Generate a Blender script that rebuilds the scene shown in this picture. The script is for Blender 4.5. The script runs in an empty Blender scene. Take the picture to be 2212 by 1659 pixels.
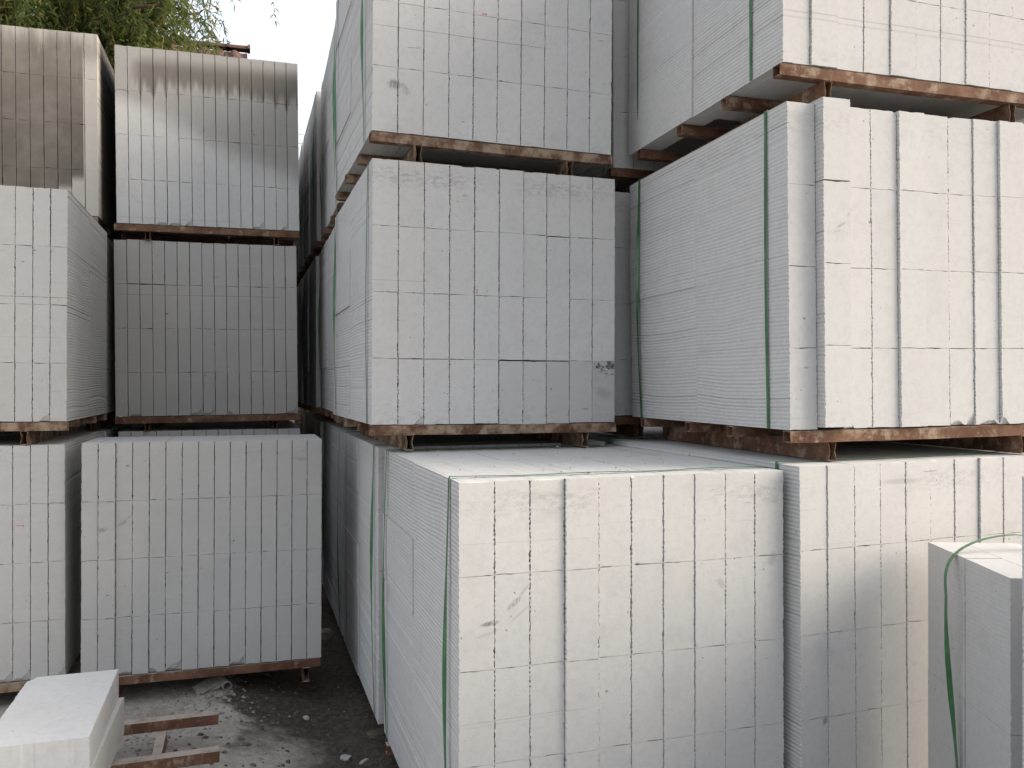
import bpy, bmesh, math, random
from mathutils import Vector, Matrix, noise, Euler

# ------------------------------------------------------------------ camera, sky, sun, exposure
scene = bpy.context.scene
COL = scene.collection
R = math.radians
CAM_H = 1.36
THETA = R(17.4)

cam_data = bpy.data.cameras.new('camera')
cam_data.sensor_width = 36.0
cam_data.lens = 36.0 * 1820.0 / 2212.0
cam_data.clip_start = 0.05
cam_data.clip_end = 600.0
cam = bpy.data.objects.new('camera', cam_data)
COL.objects.link(cam)
cam.location = (0, 0, CAM_H)
cam.rotation_euler = Euler((R(90.0), R(0.1), -THETA), 'XYZ')
scene.camera = cam

SUN_AZ = R(110.0)      # clockwise from +Y: behind the camera, to the right
SUN_EL = R(24.0)
world = bpy.data.worlds.new('World')
scene.world = world
world.use_nodes = True
wn, wl = world.node_tree.nodes, world.node_tree.links
wn.clear()
w_out = wn.new('ShaderNodeOutputWorld')
w_bg = wn.new('ShaderNodeBackground')
w_sky = wn.new('ShaderNodeTexSky')
w_sky.sky_type = 'NISHITA'
w_sky.sun_disc = False
w_sky.sun_elevation = SUN_EL
w_sky.sun_rotation = SUN_AZ
w_sky.air_density = 1.3
w_sky.dust_density = 9.0
w_sky.ozone_density = 1.0
w_hs = wn.new('ShaderNodeHueSaturation')
w_hs.inputs['Saturation'].default_value = 0.8
w_bg.inputs['Strength'].default_value = 0.15
wl.new(w_sky.outputs[0], w_hs.inputs['Color'])
w_mix = wn.new('ShaderNodeMix')          # thin even cloud over the whole sky
w_mix.data_type = 'RGBA'
w_mix.inputs[0].default_value = 0.6
w_mix.inputs[7].default_value = (3.5, 3.66, 3.98, 1.0)
wl.new(w_hs.outputs[0], w_mix.inputs[6])
wl.new(w_mix.outputs[2], w_bg.inputs['Color'])
wl.new(w_bg.outputs[0], w_out.inputs['Surface'])

sun_data = bpy.data.lights.new('sun', 'SUN')
sun_data.energy = 1.5
sun_data.angle = R(45.0)
sun_data.color = (1.0, 0.94, 0.87)
sun = bpy.data.objects.new('sun', sun_data)
COL.objects.link(sun)
sd = Vector((math.sin(SUN_AZ) * math.cos(SUN_EL), math.cos(SUN_AZ) * math.cos(SUN_EL), math.sin(SUN_EL)))
sun.rotation_euler = sd.to_track_quat('Z', 'Y').to_euler()
sun.location = sd * 30

scene.cycles.max_bounces = 6
scene.cycles.diffuse_bounces = 4
scene.cycles.glossy_bounces = 2
scene.cycles.transmission_bounces = 2
vs = scene.view_settings
vs.view_transform = 'Standard'
vs.look = 'None'
vs.exposure = 1.38
vs.gamma = 1.0
vs.use_curve_mapping = False

# ------------------------------------------------------------------ helpers
rng = random.Random(7)


def link(o, parent=None):
    COL.objects.link(o)
    if parent is not None:
        o.parent = parent
    return o


def empty(name, loc=(0, 0, 0), rot=(0, 0, 0)):
    o = bpy.data.objects.new(name, None)
    o.empty_display_size = 0.1
    o.location = loc
    o.rotation_euler = rot
    return link(o)


def tag(o, label, cat, group=None):
    o['label'] = label
    o['category'] = cat
    if group:
        o['group'] = group
    return o


def mesh_obj(name, verts, faces, mat=None, parent=None, smooth=False):
    me = bpy.data.meshes.new(name)
    me.from_pydata(verts, [], faces)
    me.update()
    if smooth:
        me.polygons.foreach_set('use_smooth', [True] * len(me.polygons))
    if mat:
        me.materials.append(mat)
    return link(bpy.data.objects.new(name, me), parent)


class NT:
    """small helper to write node materials"""

    def __init__(self, name):
        self.mat = bpy.data.materials.new(name)
        self.mat.use_nodes = True
        self.t = self.mat.node_tree
        self.n, self.l = self.t.nodes, self.t.links
        self.bsdf = self.n['Principled BSDF']
        self.bsdf.inputs['Specular IOR Level'].default_value = 0.25

    def node(self, kind, **kw):
        nd = self.n.new(kind)
        for k, v in kw.items():
            setattr(nd, k, v)
        return nd

    def put(self, sock, v):
        if isinstance(v, bpy.types.NodeSocket):
            self.l.new(v, sock)
        else:
            sock.default_value = v

    def math(self, op, a, b=0.0, c=None, clamp=False):
        nd = self.node('ShaderNodeMath', operation=op, use_clamp=clamp)
        self.put(nd.inputs[0], a)
        self.put(nd.inputs[1], b)
        if c is not None:
            self.put(nd.inputs[2], c)
        return nd.outputs[0]

    def vmath(self, op, a, b=None):
        nd = self.node('ShaderNodeVectorMath', operation=op)
        self.put(nd.inputs[0], a)
        if b is not None:
            self.put(nd.inputs[1], b)
        return nd.outputs['Value' if op in ('LENGTH', 'DISTANCE', 'DOT_PRODUCT') else 'Vector']

    def noise(self, vec, scale, detail=4.0, rough=0.55):
        nd = self.node('ShaderNodeTexNoise')
        if vec is not None:
            self.l.new(vec, nd.inputs['Vector'])
        nd.inputs['Scale'].default_value = scale
        nd.inputs['Detail'].default_value = detail
        nd.inputs['Roughness'].default_value = rough
        return nd.outputs['Fac']

    def voronoi(self, vec, scale):
        nd = self.node('ShaderNodeTexVoronoi')
        self.l.new(vec, nd.inputs['Vector'])
        nd.inputs['Scale'].default_value = scale
        return nd.outputs['Distance']

    def ramp(self, fac, lo, hi, a=0.0, b=1.0, smooth=True):
        nd = self.node('ShaderNodeMapRange')
        nd.interpolation_type = 'SMOOTHSTEP' if smooth else 'LINEAR'
        self.put(nd.inputs['Value'], fac)
        nd.inputs['From Min'].default_value = lo
        nd.inputs['From Max'].default_value = hi
        nd.inputs['To Min'].default_value = a
        nd.inputs['To Max'].default_value = b
        return nd.outputs['Result']

    def mix(self, fac, a, b, blend='MIX'):
        nd = self.node('ShaderNodeMix', data_type='RGBA', blend_type=blend)
        self.put(nd.inputs[0], fac)
        for s, v in ((nd.inputs[6], a), (nd.inputs[7], b)):
            if isinstance(v, tuple) and len(v) == 3:
                v = (*v, 1.0)
            self.put(s, v)
        return nd.outputs[2]

    def mapping(self, vec, loc=(0, 0, 0), rot=(0, 0, 0), scale=(1, 1, 1), kind='TEXTURE'):
        nd = self.node('ShaderNodeMapping', vector_type=kind)
        self.l.new(vec, nd.inputs['Vector'])
        nd.inputs['Location'].default_value = loc
        nd.inputs['Rotation'].default_value = rot
        nd.inputs['Scale'].default_value = scale
        return nd.outputs[0]

    def bump(self, height, strength, dist=0.002):
        nd = self.node('ShaderNodeBump')
        nd.inputs['Strength'].default_value = strength
        nd.inputs['Distance'].default_value = dist
        self.l.new(height, nd.inputs['Height'])
        self.l.new(nd.outputs[0], self.bsdf.inputs['Normal'])

    def finish(self, color, rough=0.9):
        self.put(self.bsdf.inputs['Base Color'], color if not (isinstance(color, tuple) and len(color) == 3) else (*color, 1.0))
        self.put(self.bsdf.inputs['Roughness'], rough)
        return self.mat


# ------------------------------------------------------------------ materials
def block_material(name, root, H, base=(0.70, 0.695, 0.68), marks=(), band=0.5, stain=None, seed=0.0):
    """autoclaved concrete, in the coordinates of the pack (so stains run across joints)"""
    m = NT(name)
    tc = m.node('ShaderNodeTexCoord')
    tc.object = root
    P = tc.outputs['Object']
    info = m.node('ShaderNodeObjectInfo')
    base = tuple(v * 0.70 for v in base)
    col = m.mix(1.0, base, info.outputs['Color'], 'MULTIPLY')
    Ps = m.mapping(P, loc=(seed, seed * 0.7, seed * 1.3), kind='POINT')
    # broad clouding and pour layers
    n1 = m.noise(Ps, 2.6, 3.0)
    col = m.mix(m.ramp(n1, 0.34, 0.68, 0.0, 0.30), col, (0.52, 0.50, 0.47))
    lay = m.noise(m.mapping(Ps, scale=(1.2, 1.2, 16.0), kind='POINT'), 2.2, 3.0, 0.6)
    col = m.mix(m.ramp(lay, 0.50, 0.72, 0.0, 0.26), col, (0.50, 0.48, 0.455))
    # fine mealy grain and pores
    n2 = m.noise(Ps, 190.0, 2.0, 0.6)
    col = m.mix(m.ramp(n2, 0.35, 0.65, 0.0, 0.22), col, (0.47, 0.465, 0.46))
    vo = m.voronoi(Ps, 26.0)
    pick = m.noise(Ps, 11.0, 0.0)
    pore = m.math('MULTIPLY', m.ramp(vo, 0.045, 0.10, 1.0, 0.0), m.ramp(pick, 0.58, 0.62))
    col = m.mix(m.math('MULTIPLY', pore, 0.65), col, (0.16, 0.155, 0.15))
    nz45 = m.noise(Ps, 45.0, 3.0, 0.7)
    nz9 = m.noise(Ps, 8.0, 4.0, 0.65)
    col = m.mix(m.ramp(nz45, 0.42, 0.68, 0.0, 0.22), col, (0.355, 0.355, 0.352))
    col = m.mix(m.ramp(nz9, 0.50, 0.72, 0.0, 0.24), col, (0.365, 0.362, 0.357))
    # thin saw scratches and dull scuffs, here and there
    sc = m.noise(m.mapping(Ps, rot=(0, R(4), 0), scale=(2.2, 2.2, 150.0), kind='POINT'), 1.6, 2.0, 0.5)
    scm = m.math('MULTIPLY', m.ramp(sc, 0.735, 0.765), m.ramp(n1, 0.46, 0.56))
    col = m.mix(m.math('MULTIPLY', scm, 0.35), col, (0.22, 0.215, 0.21))
    sf = m.noise(m.mapping(Ps, rot=(0, R(-28), 0), scale=(7.0, 7.0, 22.0), kind='POINT'), 1.5, 3.0, 0.7)
    col = m.mix(m.math('MULTIPLY', m.ramp(sf, 0.66, 0.76), 0.22), col, (0.26, 0.25, 0.24))
    # rubbed crust just below the top edge of the pack
    sep = m.node('ShaderNodeSeparateXYZ')
    m.l.new(P, sep.inputs[0])
    z = sep.outputs['Z']
    x = sep.outputs['X']
    if band > 0:
        bn = m.noise(m.mapping(Ps, scale=(9.0, 9.0, 22.0), kind='POINT'), 4.0, 4.0, 0.75)
        bz = m.math('ABSOLUTE', m.math('SUBTRACT', z, H - 0.062))
        bm_ = m.math('MULTIPLY', m.math('MULTIPLY', m.ramp(bz, 0.012, 0.05, 1.0, 0.0), m.ramp(n1, 0.38, 0.60, 0.1, 1.0)), m.ramp(bn, 0.42, 0.66))
        col = m.mix(m.math('MULTIPLY', bm_, band), col, (0.27, 0.265, 0.26))
        ez = m.ramp(z, H - 0.05, H - 0.01)
        col = m.mix(m.math('MULTIPLY', ez, 0.25 * band), col, (0.44, 0.42, 0.395))
        bn2 = m.noise(m.mapping(Ps, scale=(9.0, 9.0, 18.0), kind='POINT'), 3.0, 4.0, 0.75)
        b2 = m.math('MULTIPLY', m.ramp(z, 0.02, 0.09, 1.0, 0.0), m.ramp(bn2, 0.48, 0.66))
        col = m.mix(m.math('MULTIPLY', b2, band * 0.55), col, (0.30, 0.295, 0.285))
    # water and soot stains, side darkening
    if stain == 'soot':
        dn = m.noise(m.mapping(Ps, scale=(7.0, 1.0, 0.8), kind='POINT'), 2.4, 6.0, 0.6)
        edge = m.math('ADD', z, m.math('MULTIPLY', m.math('SUBTRACT', dn, 0.5), 0.26))
        top = m.math('MULTIPLY', m.ramp(edge, 0.88, 1.06, 1.0, 0.0), m.ramp(z, 0.25, 0.95, 1.0, 0.80))
        cell = m.math('FLOOR', m.math('MULTIPLY', x, 15.0))
        cn = m.math('SUBTRACT', 1.33, m.math('MULTIPLY', m.math('ADD', cell, 0.0), 0.0905))
        rgt = m.math('MAXIMUM', m.ramp(m.math('SUBTRACT', x, 0.925), 0.0, 0.004, 1.0, 0.0), m.math('MULTIPLY', m.ramp(z, 0.80, 0.9), 0.45))
        low = m.ramp(m.math('ADD', z, m.math('MULTIPLY', cell, -0.052)), -0.50, -0.44)
        drip = m.ramp(m.noise(m.mapping(Ps, scale=(26.0, 1.0, 1.6), kind='POINT'), 2.0, 5.0, 0.7), 0.58, 0.72)
        drip = m.math('MULTIPLY', drip, m.ramp(z, 0.45, 0.8))
        msk = m.math('MULTIPLY', m.math('MULTIPLY', top, rgt), low)
        msk = m.math('MULTIPLY', msk, m.math('SUBTRACT', 1.0, m.math('MULTIPLY', drip, 0.5)))
        mott = m.ramp(m.noise(Ps, 6.0, 6.0, 0.65), 0.3, 0.7, 0.72, 1.0)
        col = m.mix(m.math('MULTIPLY', msk, m.math('MULTIPLY', mott, 0.97)), col, (0.062, 0.054, 0.044))
        col = m.mix(0.45, col, (0.30, 0.265, 0.215))
        col = m.mix(m.math('MULTIPLY', m.math('MULTIPLY', msk, mott), 0.75), col, (0.085, 0.076, 0.064))
        sy_ = m.ramp(m.math('ADD', sep.outputs['Y'], m.math('MULTIPLY', dn, 0.06)), 0.05, 0.16)  # side faces darken quickly behind the front edge
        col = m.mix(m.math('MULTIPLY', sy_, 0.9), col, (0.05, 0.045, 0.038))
        # ledge drips under the top edge
        bn3 = m.noise(m.mapping(Ps, scale=(13.0, 1.0, 4.0), kind='POINT'), 2.5, 6.0, 0.7)
        b3 = m.math('MULTIPLY', m.ramp(m.math('ABSOLUTE', m.math('SUBTRACT', z, 0.925)), 0.01, 0.055, 1.0, 0.0), m.ramp(bn3, 0.5, 0.64))
        col = m.mix(m.math('MULTIPLY', b3, 0.55), col, (0.17, 0.155, 0.135))
    elif stain == 'damp':
        jn = m.math('ABSOLUTE', m.math('SUBTRACT', m.math('FRACT', m.math('ADD', m.math('MULTIPLY', x, 15.0), 0.5)), 0.5))
        dn = m.noise(m.mapping(Ps, scale=(14.0, 1.0, 1.0), kind='POINT'), 2.0, 5.0, 0.6)
        dn2 = m.noise(Ps, 2.2, 5.0, 0.6)
        lowz = m.math('ADD', z, m.math('MULTIPLY', m.math('SUBTRACT', dn, 0.5), 0.20))
        lowz = m.math('ADD', lowz, m.math('MULTIPLY', m.ramp(jn, 0.0, 0.28, 0.10, 0.0), m.ramp(dn2, 0.35, 0.6)))
        a = m.math('MULTIPLY', m.ramp(lowz, 0.68, 0.84), m.ramp(z, 0.88, 1.0, 1.0, 0.45))
        a = m.math('MULTIPLY', a, m.ramp(x, 0.0, 0.16, 0.25, 1.0))
        diag = m.math('ADD', m.math('SUBTRACT', z, m.math('MULTIPLY', x, -0.42)), m.math('MULTIPLY', m.math('SUBTRACT', dn2, 0.5), 0.25))
        b = m.math('MULTIPLY', m.ramp(diag, 0.62, 0.80), 0.55)
        msk = m.math('MAXIMUM', a, b)
        col = m.mix(m.math('MULTIPLY', msk, 0.92), col, (0.115, 0.103, 0.085))
    elif stain == 'grime':
        g = m.noise(Ps, 1.6, 6.0, 0.6)
        col = m.mix(m.ramp(g, 0.3, 0.7, 0.25, 0.55), col, (0.36, 0.34, 0.315))
    nz120 = m.noise(Ps, 120.0, 2.0) if marks else None
    # marks with their own shape: (kind, x, z, half_x, half_z, angle, strength, colour)
    for i, (kind, mx, mz, hx, hz, ang, st, c) in enumerate(marks):
        q = m.mapping(P, loc=(mx, 0.0, mz), rot=(0, R(ang), 0), scale=(hx, 0.16, hz))
        if kind == 'rect':
            s = m.node('ShaderNodeSeparateXYZ')
            m.l.new(m.vmath('ABSOLUTE', q), s.inputs[0])
            d = m.math('MAXIMUM', s.outputs['X'], m.math('MAXIMUM', s.outputs['Z'], s.outputs['Y']))
            k = m.ramp(d, 0.85, 1.1, 1.0, 0.0)
            k = m.math('MULTIPLY', k, m.ramp(nz120, 0.30, 0.5, 0.55, 1.0))
        elif kind == 'speck':
            s = m.node('ShaderNodeSeparateXYZ')
            m.l.new(q, s.inputs[0])
            d = m.math('MAXIMUM', m.math('ABSOLUTE', s.outputs['X']), m.math('ABSOLUTE', m.math('ADD', s.outputs['Z'], m.math('MULTIPLY', m.math('MINIMUM', m.math('SUBTRACT', m.noise(Ps, 26.0, 3.0), 0.62), 0.0), -3.0))))
            fade = m.math('ADD', m.math('MULTIPLY', s.outputs['Z'], -0.05), m.math('MULTIPLY', s.outputs['X'], -0.03))
            k = m.math('MULTIPLY', m.ramp(d, 0.9, 1.02, 1.0, 0.0), m.ramp(m.math('ADD', m.noise(Ps, 58.0, 6.0, 0.8), m.math('MULTIPLY', fade, -1.2)), 0.49, 0.56))
        else:
            d = m.vmath('LENGTH', q)
            d = m.math('ADD', d, m.math('MULTIPLY', m.math('SUBTRACT', nz45, 0.5), 1.1))
            k = m.ramp(d, 0.35, 1.0, 1.0, 0.0)
            if hx > 0.016 and st > 0.4:
                st_n = m.noise(m.mapping(P, rot=(0, R(ang + 90), 0), scale=(160.0, 20.0, 45.0), kind='POINT'), 1.0, 5.0, 0.7)
                k = m.math('MULTIPLY', k, m.ramp(st_n, 0.36, 0.58, 0.12, 1.0))
        col = m.mix(m.math('MULTIPLY', k, st), col, c)
    hgt = m.math('ADD', m.math('MULTIPLY', n2, 0.6), m.math('MULTIPLY', nz45, 0.6))
    hgt = m.math('SUBTRACT', hgt, m.math('MULTIPLY', pore, 1.5))
    m.bump(hgt, 0.35, 0.0016)
    return m.finish(col, 0.93)


def rust_material(name, dust=0.35, tone=1.0):
    m = NT(name)
    tc = m.node('ShaderNodeTexCoord')
    geo = m.node('ShaderNodeNewGeometry')
    P = geo.outputs['Position']
    a = m.noise(P, 9.0, 8.0, 0.65)
    b = m.noise(P, 55.0, 6.0, 0.7)
    c = m.noise(P, 16.0, 7.0, 0.7)
    col = m.mix(m.ramp(a, 0.35, 0.65), tuple(v * tone for v in (0.075, 0.036, 0.022)), tuple(v * tone for v in (0.16, 0.092, 0.058)))
    col = m.mix(m.ramp(b, 0.40, 0.66, 0.0, 0.6), col, tuple(v * tone for v in (0.10, 0.045, 0.026)))
    col = m.mix(m.ramp(c, 0.62 - 0.25 * dust, 0.72 - 0.12 * dust, 0.0, 0.75), col, (0.34, 0.265, 0.19))
    sn = m.node('ShaderNodeSeparateXYZ')
    m.l.new(geo.outputs['Normal'], sn.inputs[0])
    up = m.math('MULTIPLY', m.ramp(sn.outputs['Z'], 0.6, 0.9), m.ramp(m.noise(P, 22.0, 5.0, 0.6), 0.25, 0.55, 0.35, 0.95))
    col = m.mix(up, col, (0.36, 0.315, 0.275))
    m.bump(b, 0.5, 0.003)
    return m.finish(col, 0.88)


def strap_material():
    m = NT('strap_green')
    geo = m.node('ShaderNodeNewGeometry')
    n = m.noise(geo.outputs['Position'], 14.0, 4.0)
    col = m.mix(m.ramp(n, 0.35, 0.7), (0.034, 0.118, 0.046), (0.058, 0.175, 0.074))
    m.bsdf.inputs['Specular IOR Level'].default_value = 0.5
    return m.finish(col, 0.33)


def simple_noise_material(name, c0, c1, scale, rough=0.9, bump=0.4, dist=0.004):
    m = NT(name)
    geo = m.node('ShaderNodeNewGeometry')
    P = geo.outputs['Position']
    n = m.noise(P, scale, 6.0, 0.6)
    n2 = m.noise(P, scale * 6, 5.0, 0.65)
    col = m.mix(m.ramp(n, 0.3, 0.7), c0, c1)
    col = m.mix(m.ramp(n2, 0.4, 0.7, 0, 0.35), col, tuple(v * 0.5 for v in c0))
    m.bump(n2, bump, dist)
    return m.finish(col, rough)


RUST = rust_material('rusty_steel', 0.35, 1.15)
RUST_DUSTY = rust_material('rusty_steel_dusty', 0.85, 1.0)
RUST_ORANGE = rust_material('rusty_steel_orange', 0.55, 1.2)
STRAP = strap_material()


# ------------------------------------------------------------------ ground
def sstep(a, b, v):
    t = min(1.0, max(0.0, (v - a) / (b - a)))
    return t * t * (3 - 2 * t)


def gz(x, y):
    z = -0.11 * sstep(-0.15, 0.42, x) * sstep(-1.0, 1.0, y)
    d = max(abs(x), abs(y - 3))
    f = 1.0 - sstep(8, 20, d)
    z += f * (0.022 * noise.noise(Vector((x * 1.6, y * 1.6, 3.1))) + 0.010 * noise.noise(Vector((x * 6.5, y * 6.5, 1.7))))
    # crumbly lip where the dusty slab ends and the wet soil begins
    return z - 0.012


def graded(lo, hi, step, far, grow=1.35):
    a = []
    v = lo
    while v < hi:
        a.append(v)
        v += step
    s = step
    left, right = [], []
    v = lo
    while v > -far:
        s *= grow
        v -= s
        left.append(v)
    s = step
    v = a[-1]
    while v < far:
        s *= grow
        v += s
        right.append(v)
    return left[::-1] + a + right


gx = graded(-2.6, 1.2, 0.035, 180)
gy = graded(1.2, 5.4, 0.035, 180)
gverts = [(x, y, gz(x, y)) for y in gy for x in gx]
nx = len(gx)
gfaces = [(j * nx + i, j * nx + i + 1, (j + 1) * nx + i + 1, (j + 1) * nx + i) for j in range(len(gy) - 1) for i in range(nx - 1)]


def ground_material():
    m = NT('yard_ground')
    geo = m.node('ShaderNodeNewGeometry')
    P = geo.outputs['Position']
    sep = m.node('ShaderNodeSeparateXYZ')
    m.l.new(P, sep.inputs[0])
    x, y = sep.outputs['X'], sep.outputs['Y']
    n = m.noise(P, 3.2, 7.0, 0.62)
    n2 = m.noise(P, 34.0, 7.0, 0.7)
    n3 = m.noise(P, 130.0, 4.0, 0.7)
    # dry dusty slab on the left, wet dark soil to the right and at the back, dusty again toward the camera
    e = m.math('ADD', x, m.math('MULTIPLY', m.math('SUBTRACT', n, 0.5), 0.55))
    right = m.ramp(e, -0.10, -0.03)
    e2 = m.math('ADD', y, m.math('MULTIPLY', m.math('SUBTRACT', n, 0.5), 0.9))
    e2 = m.math('SUBTRACT', e2, m.math('MULTIPLY', m.math('ADD', x, 0.1), 0.15))
    back = m.ramp(e2, 3.28, 3.60)
    near_c = m.ramp(m.math('ADD', e, 0.0), 0.10, 0.38)
    wet = m.math('MULTIPLY', right, m.math('MAXIMUM', back, near_c))
    dry = m.mix(m.ramp(n2, 0.3, 0.7), (0.27, 0.245, 0.215), (0.40, 0.37, 0.335))
    dry = m.mix(m.ramp(n, 0.5, 0.75, 0, 0.6), dry, (0.17, 0.155, 0.135))
    soil = m.mix(m.ramp(n2, 0.35, 0.7), (0.044, 0.036, 0.028), (0.105, 0.090, 0.073))
    soil = m.mix(m.ramp(n, 0.55, 0.8, 0, 0.5), soil, (0.13, 0.112, 0.092))
    col = m.mix(wet, dry, soil)
    col = m.mix(m.ramp(n3, 0.66, 0.74, 0, 0.5), col, (0.35, 0.33, 0.30))
    h = m.math('ADD', m.math('MULTIPLY', n2, 1.0), m.math('MULTIPLY', n3, 0.35))
    m.bump(h, 0.6, 0.012)
    rough = m.math('SUBTRACT', 0.95, m.math('MULTIPLY', wet, 0.18))
    return m.finish(col, rough)


ground = mesh_obj('ground', gverts, gfaces, ground_material(), smooth=True)
ground['kind'] = 'structure'


# ------------------------------------------------------------------ blocks
def block_mesh(w, l, h, seed, chip=None, amp=0.0011, wave=0.008, period=0.0125, bead=0.5):
    """sawn block: wire-saw ridges run along its long sides, so its upright front edges are toothed.
    x -w/2..w/2, y 0..l (front at 0), z 0..h"""
    r = random.Random(seed)
    n = max(6, int(round(h / period * 2)))
    def side(sgn):
        pts = []
        ph = r.random()
        for i in range(n + 1):
            z = h * i / n
            a = amp * (0.35 + 0.65 * (0.5 + 0.5 * noise.noise(Vector((seed * 3.1 + sgn * 9, i * 0.23, 0.5)))) * 1.6)
            d = a * (1.7 if (i % 2) else 0.0) * r.uniform(0.6, 1.25) + 0.0002
            if amp > 0.0005 and r.random() < 0.04:
                d += r.uniform(0.001, 0.003)
            zz = z + (0 if i in (0, n) else r.uniform(-0.2, 0.2) * h / n)
            pts.append((sgn * (w / 2 - d), zz))
        return pts
    rt, lf = side(1), side(-1)
    m = 7
    m = max(7, int(w / 0.008))
    def run():
        # horizontal edge: mostly tight, with short crumbled nicks
        out, k, nick = [], 1, 0.0
        while k < m:
            n_ = r.randint(1, 4)
            nick = r.uniform(0.0005, 0.0020) if r.random() < 0.30 else r.uniform(0.0, 0.0002)
            for _ in range(n_):
                if k < m:
                    out.append((k, nick * r.uniform(0.6, 1.2)))
                    k += 1
        return out
    top = [(w / 2 - w * k / m, h - d) for k, d in run()]
    bot = [(-w / 2 + w * k / m, d) for k, d in run()]
    loop = rt + top + lf[::-1] + bot
    N = len(loop)
    ins = 0.00025
    front = []
    for q_, (x, z) in enumerate(loop):
        fx = x * (1 - 2 * ins / w)
        fz = h / 2 + (z - h / 2) * (1 - 2 * ins / h)
        # crumbled beads along the upright arrises, only at the face itself
        if 0.004 < z < h - 0.004 and abs(x) > w * 0.47 and r.random() < bead:
            fx -= math.copysign(r.uniform(0.0005, 0.0025), fx)
        if chip:
            for (cx, cz, rad, asp) in chip:
                ax, az = cx * w, cz * h
                dx, dz = (fx - ax), (fz - az) / asp
                d = math.hypot(dx, dz)
                rr = rad * (1 + 0.35 * noise.noise(Vector((fx * 60, fz * 60, seed))))
                if d < rr:
                    # push the outline of the front face up (or down) to the bite's rim
                    s = 1.0 if cz < 0.5 else -1.0
                    k = math.sqrt(max(0.0, rr * rr - dx * dx)) * asp
                    fz2 = az + s * k
                    fz = max(fz, fz2) if s > 0 else min(fz, fz2)
        front.append((fx, fz))
    ys = [0.011 if chip else 0.006, l * 0.33, l * 0.66, l]
    sh = [0.0, wave * r.uniform(-1, 1), wave * r.uniform(-1, 1), wave * r.uniform(-1.5, 1.5)]
    verts = [(x, 0.0, z) for x, z in front]
    for y, s in zip(ys, sh):
        for x, z in loop:
            verts.append((x, y, min(h, max(0.0, z + s * math.sin(math.pi * z / h)))))
    faces = [tuple(range(N))]
    for k in range(len(ys)):
        a, b = k * N, (k + 1) * N
        for i in range(N):
            j = (i + 1) % N
            faces.append((a + i, b + i, b + j, a + j))
    e = len(ys) * N
    faces.append(tuple(e + i for i in range(N))[::-1])
    me = bpy.data.meshes.new('block')
    me.from_pydata(verts, [], faces)
    me.materials.append(None)
    me.update()
    return me


CHIPS_B = [[(-0.5, 0.0, 0.028, 0.9)], [(0.5, 0.0, 0.034, 0.8)], [(0.1, 0.0, 0.032, 0.45)], [(-0.2, 0.0, 0.022, 0.7), (0.5, 0.0, 0.03, 1.2)]]
CHIPS_T = [[(-0.3, 1.0, 0.020, 0.28)], [(0.5, 1.0, 0.014, 0.7)], [(0.15, 1.0, 0.03, 0.14)], [(-0.5, 1.0, 0.018, 0.45)], [(0.0, 1.0, 0.05, 0.07)]]
_cache = {}


def variants(w, l, h):
    key = (round(w, 4), round(l, 3), round(h, 4))
    if key not in _cache:
        s = int(w * 1000) * 31 + int(h * 1000) * 7 + int(l * 100)
        _cache[key] = {
            'plain': [block_mesh(w - g, l, h - gh, s + i, amp=a) for i, (g, gh, a) in enumerate(
                [(0.0, 0.0, 0.0007), (0.0003, 0.0002, 0.0010), (-0.0006, 0.0, 0.0006), (0.0006, 0.0, 0.0009),
                 (0.0002, 0.0005, 0.0008), (0.0004, -0.0002, 0.0011), (0.0, 0.0, 0.0009)])],
            'bot': [block_mesh(w - 0.0002, l, h - 0.0002, s + 50 + i, chip=c) for i, c in enumerate(CHIPS_B)],
            'top': [block_mesh(w - 0.0002, l, h - 0.0002, s + 70 + i, chip=c) for i, c in enumerate(CHIPS_T)],
        }
    return _cache[key]


def ribbon(name, path, widths, mat, parent, half=0.0062, thick=0.0011):
    """strap: path of points, per-point width direction (unit)"""
    verts, faces = [], []
    n = len(path)
    for i in range(n):
        p = Vector(path[i])
        t = (Vector(path[min(n - 1, i + 1)]) - Vector(path[max(0, i - 1)])).normalized()
        wv = Vector(widths[i])
        wv = (wv - t * wv.dot(t)).normalized()
        nv = t.cross(wv)
        for a, b in ((-1, -1), (1, -1), (1, 1), (-1, 1)):
            verts.append(p + wv * half * a + nv * thick * 0.5 * b)
    for i in range(n - 1):
        for k in range(4):
            j = (k + 1) % 4
            faces.append((i * 4 + k, i * 4 + j, i * 4 + 4 + j, i * 4 + 4 + k))
    faces.append((0, 3, 2, 1))
    e = (n - 1) * 4
    faces.append((e, e + 1, e + 2, e + 3))
    return mesh_obj(name, [tuple(v) for v in verts], faces, mat, parent)


def strap_loop(root, y, W, H, seed, twist=0.0, slack=0.012):
    """green strap round the pack: up the left side, over the top, down the right side"""
    r = random.Random(seed)
    path, wid = [], []
    nseg = 26
    off = 0.0035
    c0 = r.uniform(0.3, 0.7)
    drift = r.uniform(-0.018, 0.018)
    for i in range(nseg + 1):
        t = i / nseg
        z = H * t
        bow = slack * math.sin(math.pi * t) ** 1.3 * (1.0 if twist else 0.35)
        yy = y + drift * math.sin(math.pi * t) * (1 - t)
        a = twist * math.exp(-((t - c0) / 0.16) ** 2)
        path.append((-off - bow, yy, z))
        wid.append((-math.sin(a), math.cos(a), 0))
    for i in range(13):
        t = i / 12
        path.append((-off + 0.004 + (W + 2 * off - 0.008) * t, y + 0.006 * math.sin(7 * t + seed), H + 0.004 + 0.0015 * math.sin(15 * t + seed)))
        wid.append((0, 1, 0))
    for i in range(9):
        t = i / 8
        path.append((W + off, y, H - H * t))
        wid.append((0, 1, 0))
    return ribbon('strap', path, wid, STRAP, root)


PACK_GROUP = 'packs of pale concrete blocks on pallets'


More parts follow.
